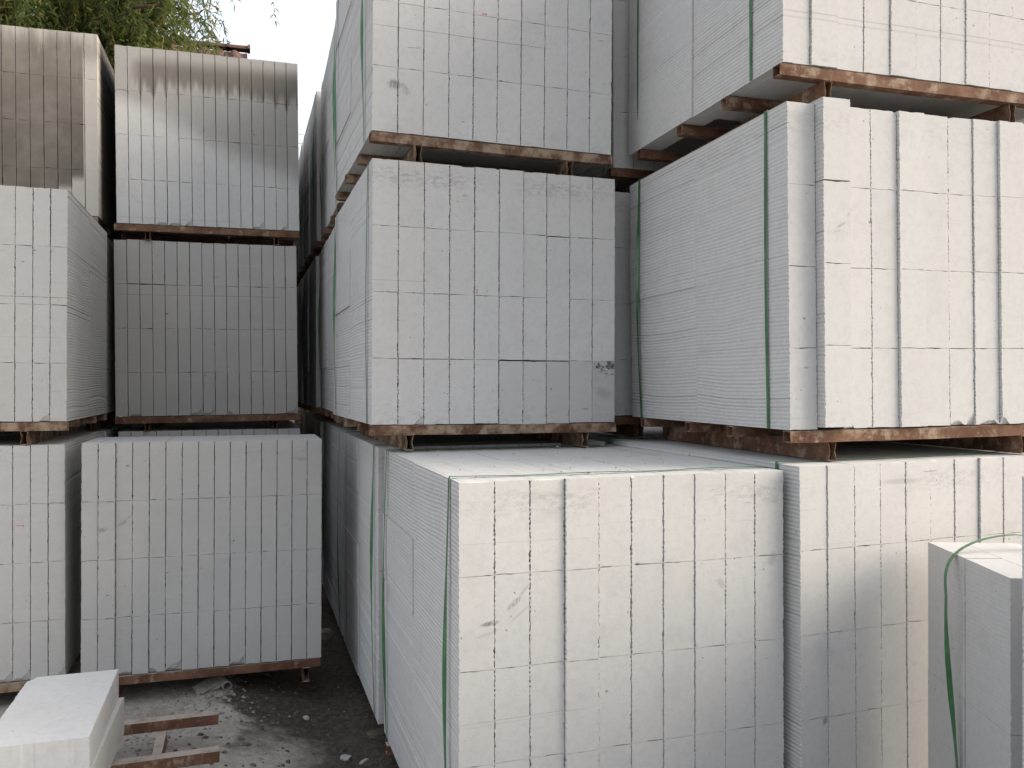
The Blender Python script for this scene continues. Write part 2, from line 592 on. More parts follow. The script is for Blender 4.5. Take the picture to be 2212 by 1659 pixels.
def make_pack(label, loc, rot=(0, 0, 0), W=1.0, cols=10, rows=(0.25, 0.25, 0.25, 0.25), lens=(0.6, 0.6), mode='full',
              straps=(0.1, 1.08), twist=(0.0, 1.1), marks=(), base=(0.70, 0.695, 0.68), band=0.5, stain=None,
              proud=None, over=None, seed=1, jit=0.0012, chipb=0.3, chipt=0.12, right_back=True):
    r = random.Random(seed * 97 + 5)
    root = empty('block_pack', (loc[0], loc[1], loc[2] + CAM_H), (R(rot[2]), R(rot[1]), R(rot[0])))
    tag(root, label, 'block pack', PACK_GROUP)
    H = sum(rows)
    mat = block_material('aerated_concrete', root, H, base, marks, band, stain, seed * 3.7)
    cw = W / cols
    proud = proud or {}
    over = over or {}
    cj = [r.gauss(0, jit) for _ in range(cols)]
    zed = [0.0]
    for h in rows:
        zed.append(zed[-1] + h)
    nr = len(rows)
    y0 = 0.0
    for li, L in enumerate(lens):
        for c in range(cols):
            for k in range(nr):
                edge = (c == 0) or (c == cols - 1 and right_back)
                if li > 0 and not (edge or k == nr - 1):
                    continue
                if li == 0 and mode == 'side' and not (c == 0 or k == nr - 1 or (c == cols - 1)):
                    continue
                V = variants(cw, L, rows[k])
                pool = V['plain']
                if li == 0 and mode == 'full':
                    if k == 0 and r.random() < chipb:
                        pool = V['bot']
                    elif k == nr - 1 and r.random() < chipt:
                        pool = V['top']
                o = bpy.data.objects.new('block', r.choice(pool))
                ov = over.get((c, k), {}) if li == 0 else {}
                py = 0.0
                if li == 0:
                    py = -proud.get(c, 0.0) - proud.get((c, k), 0.0) + cj[c] + r.gauss(0, jit * 0.25)
                o.location = (cw * (c + 0.5) + r.uniform(-0.0004, 0.0004), y0 + py + (0.002 if li else 0), zed[k] + ov.get('dz', 0.0))
                if li == 1 and c == 0:
                    o.location.x += r.uniform(-0.006, 0.003)
                link(o, root)
                t = r.gauss(1.0, 0.012) * ov.get('tint', 1.0)
                o.color = (t * 1.0, t * r.uniform(0.992, 1.004), t * r.uniform(0.98, 1.005), 1)
                o.material_slots[0].link = 'OBJECT'
                o.material_slots[0].material = mat
        y0 += L + 0.001
    for i, y in enumerate(straps):
        strap_loop(root, y, W, H, seed * 11 + i, twist[i % len(twist)])
    return root


# ------------------------------------------------------------------ pallets
def tube_mesh(name, length, w, h, wall, axis, bend, mat, parent, loc, seed=0, dent=0.0):
    """hollow rectangular steel tube, open at both ends; slightly bowed, ends a little crushed"""
    r = random.Random(seed)
    n = 9
    verts, faces = [], []
    for i in range(n + 1):
        t = i / n
        s = length * t
        dz = bend * math.sin(math.pi * t) + r.uniform(-0.0006, 0.0006)
        e = dent * (math.exp(-t * 14) + math.exp(-(1 - t) * 14))
        for (ww, hh, q) in ((w, h, 0), (w - 2 * wall, h - 2 * wall, 1)):
            for a, b in ((-1, -1), (0, -1), (1, -1), (1, 0), (1, 1), (0, 1), (-1, 1), (-1, 0)):
                px = a * ww / 2
                if b == 0:
                    px *= (1 - e)
                pz = b * hh / 2 + dz
                verts.append((s, px, pz) if axis == 'x' else (px, s, pz))
    for i in range(n):
        for q in (0, 8):
            for k in range(8):
                j = (k + 1) % 8
                f = (i * 16 + q + k, i * 16 + q + j, i * 16 + 16 + q + j, i * 16 + 16 + q + k)
                faces.append(f if q == 0 else f[::-1])
    for base_ in (0, n * 16):
        for k in range(8):
            j = (k + 1) % 8
            faces.append((base_ + k, base_ + 8 + k, base_ + 8 + j, base_ + j))
    o = mesh_obj(name, verts, faces, mat, parent)
    o.location = loc
    return o


def make_pallet(label, loc, rot=(0, 0, 0), W=1.0, D=1.15, hp=0.1, mat=RUST, ys=(0.012, 0.36, 0.71, 1.08), xs=(0.14, 0.85), seed=1, x0=-0.008, x1=0.0, bw=0.040, bh=0.036):
    """loc is the top centre-front-left corner (where the pack stands)"""
    r = random.Random(seed)
    root = empty('steel_pallet', (loc[0], loc[1], loc[2] + CAM_H), (R(rot[2]), R(rot[1]), R(rot[0])))
    tag(root, label, 'pallet', 'rusty steel pallets under the packs')
    for i, y in enumerate(ys):
        tube_mesh('beam', W + x1 - x0 + r.uniform(-0.01, 0.01), bw, bh, 0.0028, 'x', r.uniform(-0.003, 0.0), mat, root,
                  (x0 + r.uniform(-0.008, 0.008), y + bw / 2 - 0.014 + r.uniform(-0.004, 0.004), -bh / 2 - 0.0035), seed * 5 + i, 0.05)
    rh = hp - bh - 0.004
    for i, x in enumerate(xs):
        tube_mesh('runner', D + 0.01, 0.032, rh, 0.0028, 'y', r.uniform(-0.001, 0.001), mat, root,
                  (x * W + r.uniform(-0.01, 0.01), -0.004 + r.uniform(-0.006, 0.012), -bh - 0.0035 - rh / 2), seed * 7 + i, 0.42)
    return root


def Z(z):
    return z


DK = (0.10, 0.098, 0.095)
RED = (0.36, 0.05, 0.055)

# left column, left row: two packs in front, three behind
c15 = 1.0 / 15
L_ROWS = (0.25, 0.25, 0.25, 0.25)
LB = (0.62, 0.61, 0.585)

l11_marks = [('rect', 0.828, 0.660, 0.013, 0.0022, 0, 0.75, (0.40, 0.14, 0.13)), ('rect', 0.840, 0.659, 0.0018, 0.005, 0, 0.8, (0.40, 0.10, 0.10)),
             ('rect', 0.828, 0.684, 0.012, 0.0018, 0, 0.35, (0.36, 0.2, 0.18)), ('rect', 0.818, 0.691, 0.0018, 0.007, 0, 0.3, (0.36, 0.2, 0.18)),
             ('rect', 0.838, 0.690, 0.0018, 0.006, 0, 0.3, (0.36, 0.2, 0.18)), ('rect', 0.828, 0.697, 0.010, 0.0018, 0, 0.25, (0.36, 0.2, 0.18))]
make_pack('bottom left pack at the frame edge with a faint red mark', (-1.751, 4.023, -1.256), (0.6, 0.06, 0), cols=15, lens=(0.55, 0.55), straps=(),
          marks=l11_marks, base=LB, seed=11, rows=L_ROWS, band=0.3)
make_pallet('dusty pallet on the ground under the bottom left pack', (-1.751, 4.023, -1.256), (0.6, 0.06, 0), D=1.1, mat=RUST_DUSTY, seed=11, hp=0.095)
l12_marks = [('rect', 0.5, 0.532, 0.52, 0.0013, 0, 0.85, (0.13, 0.12, 0.11)), ('rect', 0.5, 0.36, 0.52, 0.001, 0, 0.35, (0.2, 0.19, 0.18)),
             ('blob', 0.875, 0.73, 0.006, 0.004, 0, 0.8, DK), ('blob', 0.94, 0.73, 0.006, 0.018, 15, 0.5, (0.25, 0.25, 0.25)),
             ('blob', 0.83, 0.68, 0.008, 0.004, 0, 0.7, DK), ('blob', 0.80, 0.44, 0.009, 0.005, 0, 0.6, DK), ('blob', 0.96, 0.13, 0.025, 0.008, 0, 0.35, (0.3, 0.29, 0.28))]
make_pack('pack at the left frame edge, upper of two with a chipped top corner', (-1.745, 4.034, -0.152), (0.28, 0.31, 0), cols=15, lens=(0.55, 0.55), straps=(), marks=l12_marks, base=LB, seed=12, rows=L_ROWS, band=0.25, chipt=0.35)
make_pallet('dusty pallet between the two packs at the left frame edge', (-1.745, 4.034, -0.152), (0.28, 0.31, 0), D=1.1, hp=0.1, mat=RUST_DUSTY, seed=12, xs=(0.14, 0.84))
make_pack('shaded pack behind the chipped pack at the left edge', (-1.76, 5.2, -0.16), (0, 0, 0), cols=15, lens=(0.55, 0.55), straps=(), base=LB, seed=13, mode='side', rows=L_ROWS)
make_pallet('pallet under the shaded pack behind the chipped pack', (-1.76, 5.2, -0.16), (0, 0, 0), D=1.1, hp=0.1, mat=RUST_DUSTY, seed=13, xs=(0.14, 0.5, 0.90))
make_pack('bottom pack behind the bottom left pack with the faint red mark', (-1.76, 5.2, -1.262), (0, 0, 0), cols=15, lens=(0.55, 0.55), straps=(), base=LB, seed=15, mode='side', rows=L_ROWS)
for zb, lw in ((-1.26, 'bottom'), (-0.165, 'middle')):  # unseen packs added to keep the slit under the pallet dark
    make_pack('%s unseen pack deepest in the row at the left frame edge' % lw, (-1.77, 6.4, zb), (0.2, 0, 0), cols=15, lens=(0.55, 0.55), straps=(), base=LB, seed=int(90 + zb * 3), mode='full', rows=L_ROWS)
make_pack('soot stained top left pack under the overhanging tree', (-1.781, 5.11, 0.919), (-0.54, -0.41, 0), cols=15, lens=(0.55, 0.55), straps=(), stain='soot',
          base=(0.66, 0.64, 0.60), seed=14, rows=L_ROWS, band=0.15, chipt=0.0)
make_pallet('dark pallet under the soot stained top left pack', (-1.781, 5.11, 0.919), (-0.54, -0.41, 0), D=1.1, hp=0.078, seed=14, mat=RUST_DUSTY)

# second row: one pack in front, three behind it
l21_marks = [('blob', 0.085, 0.63, 0.028, 0.014, -14, 0.75, (0.17, 0.165, 0.16)), ('blob', 0.16, 0.655, 0.030, 0.012, -35, 0.6, (0.2, 0.195, 0.19)),
             ('blob', 0.19, 0.68, 0.02, 0.008, -30, 0.45, (0.22, 0.21, 0.2)), ('blob', 0.18, 0.90, 0.008, 0.008, 0, 0.6, DK), ('blob', 0.34, 0.43, 0.008, 0.004, 0, 0.8, DK),
             ('blob', 0.615, 0.555, 0.006, 0.007, 0, 0.6, DK), ('blob', 0.90, 0.915, 0.045, 0.012, 10, 0.3, (0.2, 0.2, 0.2)), ('rect', 0.265, 0.545, 0.0045, 0.0016, 20, 0.5, (0.4, 0.2, 0.18)),
             ('rect', 0.281, 0.538, 0.0016, 0.004, 0, 0.35, (0.4, 0.2, 0.18)), ('blob', 0.105, 0.35, 0.008, 0.003, 0, 0.7, DK)]
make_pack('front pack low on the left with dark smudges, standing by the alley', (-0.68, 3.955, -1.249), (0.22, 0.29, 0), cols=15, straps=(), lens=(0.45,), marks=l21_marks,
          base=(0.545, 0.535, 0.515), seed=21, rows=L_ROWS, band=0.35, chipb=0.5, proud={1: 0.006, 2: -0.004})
make_pallet('pallet on the ground under the smudged front pack on the left', (-0.68, 3.955, -1.249), (0.22, 0.29, 0), D=0.46, hp=0.105, seed=21, xs=(0.14, 0.93), mat=RUST, ys=(0.012, 0.40))
make_pack('bottom pack behind the smudged front pack, only its top edge showing', (-0.70, 5.21, -1.265), (0, 0, 0), cols=15, straps=(), lens=(0.55, 0.55), base=LB, seed=22, rows=L_ROWS)
l22_marks = [('rect', 0.46, 0.692, 0.46, 0.0011, 0.0, 0.7, (0.12, 0.115, 0.11)), ('blob', 0.275, 0.585, 0.008, 0.006, 0, 0.8, DK), ('blob', 0.48, 0.23, 0.006, 0.006, 0, 0.8, DK),
             ('blob', 0.748, 0.19, 0.004, 0.006, 0, 0.7, DK), ('blob', 0.747, 0.14, 0.004, 0.005, 0, 0.7, DK), ('blob', 0.55, 0.80, 0.02, 0.010, 0, 0.3, (0.2, 0.2, 0.2))]
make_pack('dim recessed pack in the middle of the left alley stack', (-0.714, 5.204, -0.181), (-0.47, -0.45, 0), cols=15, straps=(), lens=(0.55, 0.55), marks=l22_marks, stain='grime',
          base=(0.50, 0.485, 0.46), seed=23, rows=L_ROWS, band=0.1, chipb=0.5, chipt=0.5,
          over={(1, 3): {'dz': 0.004}, (2, 3): {'dz': 0.004}, (3, 3): {'dz': 0.004}, (7, 0): {'dz': -0.001}})
make_pallet('thin rusty pallet under the dim recessed pack', (-0.714, 5.204, -0.181), (-0.47, -0.45, 0), D=1.1, hp=0.088, seed=23, mat=RUST, xs=(0.16, 0.86))
l23_marks = [('rect', 0.505, 0.508, 0.010, 0.0022, -8, 0.5, (0.36, 0.16, 0.15)), ('rect', 0.500, 0.528, 0.0022, 0.007, 0, 0.5, (0.32, 0.15, 0.14)),
             ('rect', 0.507, 0.535, 0.0065, 0.0016, 0, 0.35, (0.36, 0.16, 0.15)), ('rect', 0.511, 0.525, 0.0016, 0.010, 0, 0.3, (0.36, 0.16, 0.15)),
             ('rect', 0.32, 0.035, 0.32, 0.0011, 0.4, 0.55, (0.2, 0.19, 0.18)), ('blob', 0.745, 0.555, 0.007, 0.005, 0, 0.8, DK)]
make_pack('water stained top pack of the left alley stack', (-0.703, 5.175, 0.909), (1.2, -0.58, 0), cols=15, straps=(), lens=(0.55, 0.55), marks=l23_marks, stain='damp',
          base=(0.66, 0.655, 0.64), seed=24, rows=L_ROWS, band=0.1, chipb=0.45, chipt=0.0)
make_pallet('rusty pallet under the water stained top pack', (-0.703, 5.175, 0.909), (1.2, -0.58, 0), D=1.1, hp=0.088, seed=24, xs=(0.15, 0.87))

# centre column
BASE_ROWS = (0.12, 0.25, 0.25, 0.25, 0.25)
CB = (0.72, 0.715, 0.70)
c1f_marks = [('blob', 0.085, 0.742, 0.034, 0.008, -6, 0.85, (0.14, 0.135, 0.13)), ('blob', 0.155, 0.79, 0.036, 0.009, -38, 0.75, (0.2, 0.195, 0.19)),
             ('blob', 0.185, 0.825, 0.028, 0.006, -48, 0.5, (0.24, 0.235, 0.23)), ('blob', 0.17, 0.76, 0.05, 0.005, -38, 0.35, (0.28, 0.275, 0.27)), ('blob', 0.08, 0.715, 0.05, 0.006, -15, 0.3, (0.28, 0.275, 0.27)),
             ('rect', 0.2, 0.955, 0.2, 0.0007, 0, 0.35, (0.25, 0.24, 0.23)), ('rect', 0.18, 0.485, 0.18, 0.0011, -1, 0.45, (0.25, 0.24, 0.23)), ('rect', 0.15, 0.475, 0.15, 0.0009, -1.5, 0.3, (0.25, 0.24, 0.23)),
             ('blob', 0.52, 0.872, 0.012, 0.006, 0, 0.75, DK), ('blob', 0.425, 0.525, 0.006, 0.005, 0, 0.6, DK), ('blob', 0.96, 0.86, 0.018, 0.028, 25, 0.35, (0.22, 0.215, 0.21)),
             ('blob', 0.785, 0.80, 0.014, 0.022, -30, 0.35, (0.22, 0.215, 0.21)), ('blob', 0.875, 1.03, 0.018, 0.0025, 0, 0.5, (0.2, 0.195, 0.19)), ('rect', 0.6, 0.995, 0.28, 0.0006, -1.2, 0.3, (0.3, 0.29, 0.28))]
make_pack('bright front pack on the ground in the middle, its top bare', (0.522, 2.145, -1.377), (0.46, 0.14, -0.15), rows=BASE_ROWS, marks=c1f_marks, base=CB, seed=31, band=0.5,
          straps=(0.09, 1.12), twist=(0.9, 1.2), proud={3: 0.007, 2: -0.002, 7: 0.004}, chipt=0.25)
make_pallet('pallet on the ground under the bright front pack', (0.522, 2.145, -1.377), (0.46, 0.14, -0.15), hp=0.09, seed=31)
make_pack('bottom pack of the centre stack, right behind the bright front pack', (0.50, 3.41, -1.375), (0.3, 0.0, 0), rows=BASE_ROWS, base=CB, seed=32, mode='side',
          straps=(0.09, 1.06), twist=(1.2, 0.0))
c2_marks = [('rect', 0.3955, 0.512, 0.0042, 0.0021, 4, 0.95, RED), ('rect', 0.398, 0.532, 0.0042, 0.0012, 0, 0.55, (0.30, 0.16, 0.15)), ('rect', 0.4112, 0.516, 0.0011, 0.0085, 0, 0.95, RED),
            ('rect', 0.412, 0.5345, 0.0008, 0.004, 0, 0.7, (0.14, 0.12, 0.12)), ('rect', 0.4085, 0.5215, 0.003, 0.0018, 0, 0.8, RED), ('rect', 0.408, 0.5095, 0.0036, 0.0015, 8, 0.85, RED),
            ('rect', 0.4065, 0.514, 0.0010, 0.0028, 0, 0.7, RED), ('rect', 0.11, 0.545, 0.11, 0.0010, 0, 0.55, (0.25, 0.24, 0.23)),
            ('speck', 0.951, 0.222, 0.05, 0.027, 0, 0.92, (0.03, 0.03, 0.032)), ('blob', 0.20, 0.55, 0.006, 0.006, 0, 0.6, DK), ('blob', 0.36, 0.885, 0.012, 0.009, 0, 0.45, (0.2, 0.2, 0.2)),
            ('blob', 0.72, 0.135, 0.005, 0.006, 0, 0.8, DK), ('blob', 0.87, 0.055, 0.022, 0.006, 0, 0.7, (0.15, 0.15, 0.15)), ('blob', 0.95, 0.12, 0.05, 0.03, 20, 0.3, (0.2, 0.2, 0.2))]
grey = {'tint': 0.84}
make_pack('middle pack of the centre stack with a red mark and black speckled corner', (0.44, 3.167, -0.152), (1.05, 0.31, 0), marks=c2_marks, base=CB, seed=33, band=0.7,
          straps=(0.09, 1.09), twist=(0.0, 1.3), chipb=0.2, proud={5: 0.004},
          over={(5, 0): {'dz': -0.004, 'tint': 0.87}, (6, 0): {'dz': -0.0045, 'tint': 0.88}, (7, 0): {'dz': -0.003, 'tint': 0.74}, (8, 0): {'tint': 0.76}, (9, 0): {'tint': 0.62},
                (7, 2): {'tint': 0.97, 'dz': -0.003}, (1, 0): {'dz': -0.0015}, (2, 0): {'dz': -0.0015}, (3, 0): {'dz': -0.001}})
make_pallet('brown speckled pallet between the bright front pack and the pack above it', (0.44, 3.167, -0.152), (1.05, 0.31, 0), hp=0.1, seed=33, mat=RUST_DUSTY, xs=(0.15, 0.87))
c3_marks = [('rect', 0.35, 0.405, 0.36, 0.0012, 0, 0.75, (0.13, 0.125, 0.12)), ('blob', 0.085, 0.185, 0.036, 0.024, 0, 0.8, (0.15, 0.145, 0.135)), ('blob', 0.13, 0.168, 0.018, 0.03, -30, 0.55, (0.2, 0.19, 0.18)),
            ('rect', 0.16, 0.335, 0.026, 0.002, -4, 0.6, (0.2, 0.195, 0.19)), ('rect', 0.442, 0.507, 0.009, 0.002, -8, 0.9, RED), ('rect', 0.4515, 0.5055, 0.0013, 0.004, 0, 0.95, RED),
            ('blob', 0.515, 0.25, 0.006, 0.006, 0, 0.9, DK), ('blob', 0.36, 0.07, 0.006, 0.004, 0, 0.6, DK), ('rect', 0.95, 0.47, 0.01, 0.002, 0, 0.6, DK)]
make_pack('top pack of the centre stack with one dark stain, cut off by the frame', (0.45, 3.217, 0.967), (0.99, 0.61, 0), marks=c3_marks, base=CB, seed=34, band=0.4, chipb=0.0,
          straps=(0.17, 1.10), twist=(0.9, 1.1))
make_pallet('rusty pallet under the top pack of the centre stack', (0.45, 3.217, 0.967), (0.99, 0.61, 0), hp=0.113, seed=34, mat=RUST_DUSTY, xs=(0.19, 0.81))
# the centre column goes on to the back
depth_word = {1: 'second', 2: 'third', 3: 'fourth', 4: 'fifth'}
for k, yb in enumerate((6.42, 7.6), 1):  # stacks out of sight, added so no daylight shows through the alley gap
    dw = ('nearer', 'farther')[k - 1]
    for zb, lw in ((-1.26, 'bottom'), (-0.175, 'middle'), (0.90, 'top')):
        make_pack('%s pack of the %s hidden stack behind the left alley stack' % (lw, dw), (-0.705, yb, zb), (0.3 * (-1) ** k, 0, 0), cols=15, lens=(0.55, 0.55), straps=(), base=LB, seed=int(yb * 10 + zb * 3), mode='side')
for k, (yb, yb3) in enumerate(((4.45, 4.50), (5.70, 5.74), (6.95, 6.99), (8.20, 8.24)), 1):
    xo = (0.0, 0.004, -0.012, -0.03, -0.05)[k]
    make_pack('bottom pack on the dark alley, %s in depth of the centre row' % depth_word[k], (0.485 + xo, yb + 0.22, -1.375), (0.2 * (-1) ** k, 0, 0), rows=BASE_ROWS, base=CB, seed=40 + k,
              mode='side', twist=(0.4, 0.9))
    make_pack('middle pack on the dark alley, %s in depth of the centre row' % depth_word[k], (0.44 + xo, yb, -0.15), (0.4 * (-1) ** k, 0, 0), base=CB, seed=50 + k, mode='side', twist=(0.0, 0.8))
    make_pallet('pallet under the middle pack, %s in depth of the centre row' % depth_word[k], (0.44 + xo, yb, -0.15), (0.4 * (-1) ** k, 0, 0), seed=50 + k)
    make_pack('top pack seen edge-on against the sky, %s in depth of the centre row' % depth_word[k], (0.45 + xo, yb3, 0.955), (0.5 * (-1) ** k, 0, 0), base=CB, seed=60 + k, mode='side', twist=(1.0, 0.5))
    make_pallet('pallet under the top pack, %s in depth of the centre row' % depth_word[k], (0.45 + xo, yb3, 0.955), (0.5 * (-1) ** k, 0, 0), seed=60 + k)

# right column
r1_marks = [('blob', 0.088, 0.36, 0.010, 0.016, 20, 0.6, (0.13, 0.125, 0.12)), ('rect', 0.50, 1.085, 0.03, 0.0016, 0, 0.6, (0.2, 0.19, 0.18)), ('blob', 0.38, 1.06, 0.10, 0.012, 0, 0.4, (0.25, 0.245, 0.24)),
            ('rect', 0.15, 0.885, 0.15, 0.0008, 0, 0.35, (0.28, 0.27, 0.26)), ('blob', 0.43, 0.49, 0.02, 0.012, 0, 0.2, (0.3, 0.29, 0.28)), ('rect', 0.03, 0.99, 0.03, 0.001, -1, 0.4, (0.25, 0.24, 0.23))]
make_pack('pale bottom pack on the right, behind the small strapped stack', (1.555, 2.114, -1.365), (2.4, -0.38, 0), rows=BASE_ROWS, marks=r1_marks, base=CB, seed=71, band=0.45, straps=(0.1,), twist=(0.0,),
          proud={2: 0.002, 7: 0.006, 8: 0.007}, chipt=0.3)
make_pallet('pallet on the ground under the pale bottom pack on the right', (1.555, 2.114, -1.365), (2.4, -0.38, 0), hp=0.09, seed=71)
r2_marks = [('blob', 0.165, 0.625, 0.030, 0.006, -30, 0.6, (0.22, 0.205, 0.19)), ('blob', 0.195, 0.665, 0.026, 0.006, -60, 0.5, (0.24, 0.225, 0.21)), ('blob', 0.15, 0.605, 0.024, 0.004, -12, 0.5, (0.25, 0.235, 0.22)),
            ('blob', 0.295, 0.645, 0.006, 0.008, 0, 0.7, DK), ('blob', 0.055, 0.34, 0.006, 0.005, 0, 0.7, DK), ('blob', 0.06, 0.19, 0.012, 0.004, 0, 0.5, DK), ('rect', 0.035, 0.035, 0.035, 0.0008, 0, 0.5, (0.25, 0.24, 0.23)),
            ('blob', 0.91, 0.58, 0.007, 0.02, 0, 0.5, (0.2, 0.19, 0.17)), ('blob', 0.925, 0.36, 0.007, 0.012, 0, 0.5, (0.2, 0.16, 0.12)), ('rect', 0.0, 0.935, 0.012, 0.0012, 0, 0.6, DK)]
make_pack('middle pack on the right with one column of blocks standing proud', (1.571, 2.190, -0.142), (-0.9, -0.49, 0), lens=(0.57, 0.57), marks=r2_marks, base=CB, seed=72, band=0.3,
          straps=(0.11, 1.04), twist=(0.0, 1.2), proud={1: 0.034, 4: 0.010, 8: 0.011, 7: 0.003, 3: 0.0, (1, 3): 0.002}, over={(1, 3): {'dz': 0.0105}, (1, 2): {'dz': 0.0075}, (1, 1): {'dz': 0.0072}, (1, 0): {'dz': 0.007}}, chipb=0.25)
make_pallet('orange rusted pallet between the two lower packs on the right', (1.571, 2.190, -0.142), (-0.9, -0.49, 0), D=1.12, hp=0.1, seed=72, mat=RUST_ORANGE, xs=(0.155, 0.90), ys=(0.012, 0.33, 0.63, 1.02))
r3_marks = [('rect', 0.5, 0.163, 0.52, 0.0022, 0.0, 0.55, (0.30, 0.28, 0.26)), ('rect', 0.5, 0.145, 0.52, 0.0035, 0.0, 0.42, (0.36, 0.34, 0.31)), ('blob', 0.15, 0.02, 0.02, 0.01, 0, 0.35, (0.3, 0.28, 0.26)),
            ('blob', 0.73, 0.20, 0.006, 0.005, 0, 0.5, DK)]
make_pack('top right pack with a double grooved line, cut off by the frame', (1.583, 2.245, 0.998), (-1.2, 0.25, 0.25), lens=(0.57, 0.57), marks=r3_marks, base=CB, seed=73, band=0.3,
          straps=(0.17, 1.05), twist=(0.0, 0.0), proud={1: 0.008, 4: 0.006, 7: 0.005, 5: 0.001}, chipb=0.0)
make_pallet('orange rusted pallet under the top right pack', (1.583, 2.245, 0.998), (-1.2, 0.25, 0.25), D=1.12, hp=0.118, seed=73, mat=RUST_ORANGE, xs=(0.16, 0.90), ys=(0.012, 0.33, 0.67, 1.03))
for zb, lab, sd_ in ((-0.142, 'middle', 75), (0.965, 'top', 76)):
    make_pack('%s pack in the slit between the centre and right stacks' % lab, (1.556, 3.45, zb), (0, 0, 0), base=CB, seed=sd_, mode='full', straps=(0.1, 1.08))
    make_pallet('%s pallet in the slit between the centre and right stacks' % lab, (1.556, 3.45, zb), (0, 0, 0), seed=sd_, hp=0.1)
make_pack('bottom pack behind the pale bottom pack on the right', (1.56, 3.40, -1.37), (0, 0, 0), rows=BASE_ROWS, base=CB, seed=77, mode='side', straps=(0.1, 1.08))


for zb, lab, sd_ in ((-0.142, 'middle', 78), (0.985, 'top', 79)):  # unseen stack added so the slits under the right pallets read dark
    make_pack('%s pack of the unseen stack added past the right frame edge' % lab, (2.66, 2.26, zb), (0, 0, 0), base=CB, seed=sd_, mode='side', straps=())
    make_pallet('%s pallet of the unseen stack added past the right frame edge' % lab, (2.66, 2.26, zb), (0, 0, 0), seed=sd_, hp=0.1, xs=(0.10, 0.5, 0.88))


# ------------------------------------------------------------------ small strapped stack, near right
def cam_point(px, py, zc):
    """world point on the view ray of photo pixel (2212 wide) at depth zc"""
    xc = (px - 1106.0) / 1820.0 * zc
    zz = -(py - 829.5) / 1820.0 * zc
    return Vector((xc * math.cos(THETA) + zc * math.sin(THETA), -xc * math.sin(THETA) + zc * math.cos(THETA), zz))


p_front = cam_point(2178, 1248, 2.10)
p_back = cam_point(2003, 1172, 2.575)
ang = math.atan2(p_back.y - p_front.y, p_back.x - p_front.x) - math.pi / 2
p_top = 0.5 * (p_front.z + p_back.z)
sm = empty('block_pack', (p_front.x, p_front.y, -0.115), (0, 0, ang))
tag(sm, 'small waist-high stack with a loose green strap, bottom right corner', 'block stack')
sH = p_top + CAM_H + 0.115
sm_mat = block_material('aerated_concrete', sm, sH, (0.72, 0.715, 0.70), (), 0.0, None, 81.0)
rs = random.Random(81)
hs = [0.6, sH - 0.6]
half_l = (p_back - p_front).length / 2
for layer in range(2):
    for d in range(2):
        for c in range(8):  # columns past the frame are unseen, widened to shade the front pack
            me = block_mesh(0.1 - 0.0006, half_l - 0.0012, hs[layer] - 0.0008, 900 + layer * 20 + d * 7 + c, amp=0.00018, period=0.0125, bead=0.25)
            me.materials.clear()
            me.materials.append(sm_mat)
            o = link(bpy.data.objects.new('block', me), sm)
            o.location = (0.1 * (c + 0.5) + rs.uniform(-0.0008, 0.0008), d * half_l + rs.uniform(-0.001, 0.001) - (0.006 if (c == 0 and d == 0) else 0), 0.0 if layer == 0 else 0.6)
# the loose strap bulges away from the edge
path, wid = [], []
ys_ = half_l * 1.02
for i in range(19):
    t = i / 18
    z = 0.05 + (sH - 0.16) * t
    b = 0.010 + 0.036 * sstep(0.30, 0.98, t)
    path.append((-b, ys_ + 0.010 * math.sin(t * 3.0), z))
    a = 1.25 * math.exp(-((t - 0.72) / 0.13) ** 2)
    wid.append((-math.sin(a), math.cos(a), 0))
for i in range(1, 17):
    t = i / 16
    a = t * math.pi / 2
    path.append((-0.046 + 0.24 * (1 - math.cos(a)), ys_ + 0.010 * math.sin(3.0) + 0.11 * t, sH - 0.11 + 0.155 * math.sin(a) ** 0.62))
    wid.append((0, 1, 0))
for i in range(1, 7):
    t = i / 6
    path.append((0.194 + 0.5 * t, ys_ + 0.11 + 0.03 * t, sH + 0.005 + 0.040 * (1 - t) ** 1.5))
    wid.append((0, 1, 0))
ribbon('strap', path, wid, STRAP, sm, half=0.0072)

p_sl = cam_point(2207, 1030, 1.75)
sl = empty('block_pack', (p_sl.x, p_sl.y - 0.6, -0.11), (0, 0, 0))
tag(sl, 'sliver of a taller pale stack at the right frame edge', 'block stack')
sl_h = p_sl.z + CAM_H + 0.11
sl_mat = block_material('aerated_concrete', sl, sl_h, (0.66, 0.665, 0.68), (), 0.0, None, 85.0)
for c in range(12):  # runs on unseen to the right, extended to shade the low front pack
    for k in range(5):
        me = block_mesh(0.1, 0.6, sl_h / 5 - 0.0006, 950 + c * 7 + k, amp=0.0006)
        me.materials.clear()
        me.materials.append(sl_mat)
        o = link(bpy.data.objects.new('block', me), sl)
        o.location = (0.1 * (c + 0.5), 0.0, k * sl_h / 5)

# ------------------------------------------------------------------ spare pallet with two flat blocks, near left
make_pallet('bare rusty pallet lying on the ground, front left corner', (-1.12, 2.36, -1.255), (0.3, 0, 0), W=1.02, D=1.08, hp=0.1, mat=RUST_ORANGE, seed=91,
            ys=(0.0, 0.36, 0.71, 1.05), xs=(0.12, 0.80), bh=0.038, bw=0.045)


